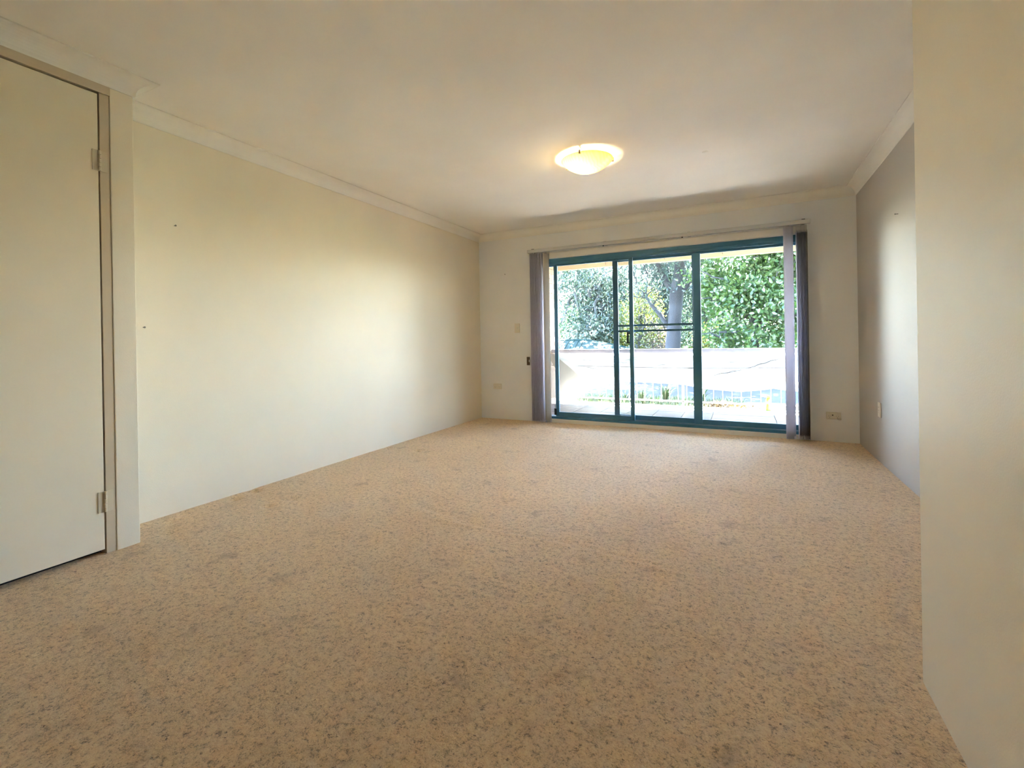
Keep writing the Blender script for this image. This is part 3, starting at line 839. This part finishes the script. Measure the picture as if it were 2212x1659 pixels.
# broadleaf tree filling the right panel
t = thing('broadleaf_tree', (.35, 14.6, -.30), 'dense light green broadleaf tree filling the right glass panel', 'tree')
r = np.random.default_rng(12)
MB().tube([(.35, 14.6, -.33), (.30, 14.55, .6), (.22, 14.5, 1.3), (.28, 14.4, 2.2), (.3, 14.4, 3.3)], [.13, .11, .09, .07, .03], 9).build('trunk', MBARKL, t, smooth=True)
Pc, Cc = blob(r, 15000, (.55, 14.3, 2.35), (1.9, 1.1, 1.75), 150, .17)
kk = r.permutation(150)[:34]
for k in kk:
    s_ = (.28 + r.uniform(-.05, .05), 14.45, r.uniform(.8, 2.6))
    MB().tube(branch_path(s_, Cc[k], r, .12, 6), list(np.linspace(.035, .008, 6)), 6).build('branch', MBARKL, t)
foliage('foliage', t, Pc, .125, .62, LF_BROAD, .3, r)
Pu, _ = blob(r, 7500, (2.0, 15.2, 6.9), (3.6, 2.6, 1.7), 90, .42)  # out-of-view crown added for shade below
foliage('unseen_shade_crown', t, Pu, .28, .6, LF_BROAD, .3, r)
Pl, _ = blob(r, 9000, (2.2, 11.7, 4.9), (2.6, 2.2, 1.0), 70, .30)  # second unseen canopy added to block sun on the ground
foliage('unseen_shade_canopy', t, Pl, .20, .6, LF_BROAD, .3, r)
MB().tube([(.3, 14.4, 3.3), (.7, 13.2, 4.3), (1.3, 12.2, 4.7), (1.8, 11.2, 4.6)], [.06, .05, .04, .02], 8).build('branch', MBARKL, t, smooth=True)  # bough added to hold the unseen shade canopy
for x0, y0, z0, x1, z1 in [(-.75, 13.4, 2.55, -1.15, 2.95), (-.7, 13.4, 2.2, -1.2, 2.05), (-.6, 13.4, 1.3, -1.2, 1.15), (.1, 13.3, 1.7, .6, 1.9)]:
    MB().tube(branch_path((x0 + .6, 14, z0 - .2), (x1, y0, z1), r, .12, 7), list(np.linspace(.03, .01, 7)), 6).build('branch', MBARK, t)

def tree(name, label, x, Y, zg, h, crown_c, crown_r, n, size, asp, mat, bark, seed, ncl=60, cr=.3, droop=.5, lean=0.0, group=None, nbr=14, upper=None):
    r = np.random.default_rng(seed)
    t = thing(name, (x, Y, zg), label, 'tree', group)
    top = np.array(crown_c) + np.array([0, 0, crown_r[2] * .4])
    base = np.array([x, Y, zg - .05])
    mid = base + (top - base) * .5 + np.array([lean, 0, 0])
    MB().tube([tuple(base), tuple(base * .5 + mid * .5 + np.array([lean * .3, 0, 0])), tuple(mid), tuple(mid * .5 + top * .5), tuple(top)], [.035 * h, .03 * h, .024 * h, .015 * h, .005 * h], 9).build('trunk', bark, t, smooth=True)
    P, Cc = blob(r, n, crown_c, crown_r, ncl, cr)
    bb = MB()
    for k in r.permutation(ncl)[:nbr]:
        f = r.uniform(.1, .9)
        s_ = mid + (top - mid) * f
        MB().tube(branch_path(s_, Cc[k], r, .15, 6), list(np.linspace(.012 * h, .003 * h, 6)), 6).build('branch', bark, t)
    foliage('foliage', t, P, size, asp, mat, droop, r)
    if upper:
        Pu, _ = blob(r, upper[2], upper[0], upper[1], 90, .5)  # optional crown above the view, added to cast shade
        foliage('unseen_shade_crown', t, Pu, .32, .35, mat, droop, r)
    return t
def shrub(name, label, c, rad, n, size, asp, mat, seed, zg, cr=.12, cat='shrub', ncl=40, droop=0.0):
    r = np.random.default_rng(seed)
    t = thing(name, (c[0], c[1], zg), label, cat)
    P, Cc = blob(r, n, c, rad, ncl, cr)
    st = MB()
    for k in range(min(8, ncl)):
        st.tube(branch_path((c[0] + r.uniform(-.1, .1), c[1], zg - .03), Cc[k], r, .1, 5), list(np.linspace(.02, .006, 5)), 5)
    st.build('stems', MBARKL, t)
    foliage('foliage', t, P, size, asp, mat, droop, r)
    return t

tree('eucalyptus', 'tall grey-green gum behind the left glass panel', -6.6, 19.5, -1.2, 9, (-6.3, 19.5, 3.9), (2.3, 1.6, 3.0), 13000, .16, .28, LF_GUM, MBARKL, 21, 90, .32, .9, .5, upper=((-9.0, 18.5, 8.6), (4.2, 3.2, 2.0), 4200))
tree('eucalyptus.001', 'gum with a leaning trunk left of the blue sky gap', -5.4, 18.0, -.9, 8, (-4.9, 18.2, 2.6), (1.5, 1.3, 2.4), 8500, .15, .28, LF_GUM, MBARKL, 22, 70, .26, .9, -.5)
tree('eucalyptus.002', 'thin grey gum behind the bare twigs of the middle panel', -3.4, 21.0, -1.6, 9, (-3.1, 21, 3.8), (1.7, 1.5, 3.2), 10500, .17, .28, LF_GUM, MBARKL, 23, 110, .30, .9, .3)
tree('eucalyptus.003', 'gum behind the big dark trunk', -1.2, 22.5, -1.8, 9, (-1.3, 22.5, 3.6), (2.0, 1.5, 3.4), 10500, .17, .28, LF_GUM, MBARKL, 24, 110, .32, .9, -.3, upper=((-1.5, 22.0, 9.0), (4.5, 2.8, 2.0), 4200))
tree('eucalyptus.004', 'gum crown showing behind the right end of the broadleaf tree', 2.4, 21.0, -1.6, 9, (2.2, 21, 3.2), (2.4, 1.5, 3.4), 7000, .17, .3, LF_DK, MBARKL, 25, 80, .34, .6, .3, upper=((4.0, 20.5, 8.8), (4.0, 2.8, 2.0), 3600))
tree('shade_tree', 'rounded dark green tree low behind the green shed roof', -8.0, 27.0, -2.0, 6, (-7.4, 27, 1.6), (4.2, 2.0, 2.6), 13000, .24, .5, LF_DK, MBARKL, 26, 110, .42, .2)
tree('shade_tree.001', 'far dark green tree filling the gap right of the shed', -2.6, 28.0, -2.0, 6, (-2.2, 28, 1.6), (3.6, 2.0, 2.8), 12000, .24, .5, LF_DK, MBARKL, 27, 100, .42, .2)
tree('wattle', 'yellow-green tree glowing between the two left stiles', -3.55, 17.0, -.7, 4, (-3.25, 17.0, 1.7), (.75, .7, 1.25), 2600, .11, .45, LF_YEL, MBARKL, 28, 45, .16, .2)
shrub('flowering_bush', 'bush dotted with white flowers at the far left of the glass', (-5.3, 17.0, 1.05), (.85, .6, .75), 1800, .12, .6, LF_WHT, 31, -.9)
shrub('leafy_bush', 'blue-green bush behind the white flowers', (-5.6, 18.2, 1.3), (1.3, .6, 1.3), 3200, .12, .55, LF_DK, 32, -1.0, .16)
shrub('golden_bush', 'low yellow-green bush above the shed roof', (-4.35, 19.0, .95), (.75, .5, .42), 1500, .12, .55, LF_YEL, 33, -1.2, .12)
shrub('golden_bush.001', 'yellow-green bush at the foot of the dark trunk', (-1.05, 17.5, .8), (.55, .5, .5), 1200, .11, .55, LF_YEL, 34, -.8, .12)
shrub('dry_bush', 'pinkish dry bush between the door handle and the trunk', (-2.75, 17.2, .85), (.62, .5, .65), 1500, .10, .4, LF_PINK, 35, -.75, .12)
shrub('hedge_bush', 'teal green hedge low behind the right panel', (.1, 16.2, .75), (1.1, .5, .65), 2600, .11, .6, LF_DK, 36, -.6, .14)
shrub('hedge_bush.001', 'bushy pale hedge at the right end of the rail', (1.5, 16.0, .8), (.9, .5, .7), 2200, .11, .6, LF_BROAD, 37, -.55, .14)

# green sheet-roofed shed
sh = thing('garden_shed', (-5.0, 15.6, -.32), 'low shed with a dark green ribbed metal roof behind the balcony rail', 'shed')
xa, xb, xc = -6.9, -4.83, -2.62
ZR, ZE, YR, YE = .965, .50, 15.45, 14.55
MB().box(xa + .15, xb + .9, 14.75, 16.2, -.32, .48).build('shed_wall', paint('shed_wall_paint', (.10, .115, .10)), sh)
rf = MB()
rf.v = [(xa, YR, ZR), (xb, YR, ZR), (xc, 14.95, ZE + .03), (xa, YE, ZE), (xb + .5, YE, ZE), (xc, 15.9, ZE + .03), (xa, 16.35, ZE), (xb + .5, 16.35, ZE)]
rf.f = [(0, 3, 4, 1), (1, 4, 2), (1, 2, 5), (0, 1, 7, 6), (1, 5, 7), (3, 6, 7, 5, 2, 4)]
ro = rf.build('roof', MRFG, sh)
for i in range(12):
    x = xa + .12 + i * .17
    MB().tube([(x, YE + .02, ZE + .02), (x, YR, ZR + .012)], .014, 4).build('roof_rib', MRFG, ro)
for i in range(1, 9):
    f = i / 9
    p0 = (xb + (xc - xb) * f, YR + (14.95 - YR) * f, ZR + (ZE + .03 - ZR) * f + .012)
    p1 = (xb + .5 + (xc - xb - .5) * f, YE + (14.95 - YE) * f, ZE + .03 * f + .012)
    MB().tube([p1, p0], .012, 4).build('roof_rib', MRFG, ro)
MB().tube([(xa, YR, ZR + .01), (xb, YR, ZR + .01), (xc, 15.4, ZE + .05)], .025, 6).build('ridge_cap', MRFG, ro)

# strap-leaved clumps and leaf litter just below the balustrade
def clump(x, Y, h, n, seed, label, idx):
    r = np.random.default_rng(seed)
    t = thing('strap_leaf_clump' + ('' if idx == 0 else '.%03d' % idx), (x, Y, -.17), label, 'plant', 'strap-leaved clumps below the balustrade')
    mb = MB()
    for i in range(n):
        a = r.uniform(0, 6.28); reach = r.uniform(.4, 1.1) * h; hh = h * r.uniform(.7, 1.1); wd = .014
        dx, dy = math.cos(a), math.sin(a)
        b0 = len(mb.v)
        for q in range(5):
            s_ = q / 4
            px_, py_, pz_ = x + dx * reach * s_ ** 1.4, Y + dy * reach * s_ ** 1.4, -.17 + hh * math.sin(s_ * 1.9) / math.sin(1.57)
            ww = wd * (1 - s_ * .85)
            mb.v += [(px_ - dy * ww, py_ + dx * ww, pz_), (px_ + dy * ww, py_ - dx * ww, pz_)]
        for q in range(4):
            mb.f.append((b0 + 2 * q, b0 + 2 * q + 1, b0 + 2 * q + 3, b0 + 2 * q + 2))
    mb.build('foliage', LF_STRAP, t, smooth=True)
spots = [(-2.35, 8.30, .19, 26, 'low strap-leaved clump behind the left glass panel, nearest the left cloth corner'),
         (-1.92, 8.45, .21, 26, 'small strap-leaved clump seen just left of the two middle stiles'),
         (-1.60, 8.30, .28, 30, 'strap-leaved clump seen right beside the stile carrying the door handle'),
         (-1.24, 8.50, .36, 36, 'tallest strap-leaved clump, below the middle panel left of the dark trunk'),
         (-.66, 8.60, .36, 32, 'strap-leaved clump just right of the widest middle stile, beside the leaf litter')]
for i, (x, Y, h, n, lb) in enumerate(spots):
    clump(x, Y, h, n, 50 + i, lb, i)
r = np.random.default_rng(70)
ml = struct(MB().lathe([(0, .095), (.15, .085), (.35, .03), (.5, -.01)], 24, (-.30, 8.15, -.16)).build('ground_mound', MSOIL, smooth=True))
Pm = np.stack([-.30 + r.normal(size=900) * .25, 8.15 + r.normal(size=900) * .2, np.zeros(900)], 1)
Pm[:, 2] = -.155 + .10 * np.exp(-(((Pm[:, 0] + .3) / .3) ** 2 + ((Pm[:, 1] - 8.15) / .3) ** 2)) + .01
V, Fq = leaves(Pm, .05, .5, 0, 0, r); me = mesh_np('leaf_litter', V, Fq); me.materials.append(LF_DRY)
o = bpy.data.objects.new('leaf_litter', me); COL.objects.link(o); o['kind'] = 'stuff'; tag(o, 'dry brown leaf litter heaped beyond the balcony edge', 'leaves')
Pg = np.stack([r.uniform(-2.85, .0, 5000), r.uniform(7.90, 9.2, 5000), np.full(5000, -.16)], 1)
V, Fq = leaves(Pg, .10, .10, 2.2, 0, r); me = mesh_np('garden_grass', V, Fq); me.materials.append(LF_STRAP)
o = bpy.data.objects.new('garden_grass', me); COL.objects.link(o); o['kind'] = 'stuff'; tag(o, 'short green grass in the bed below the balcony', 'grass')
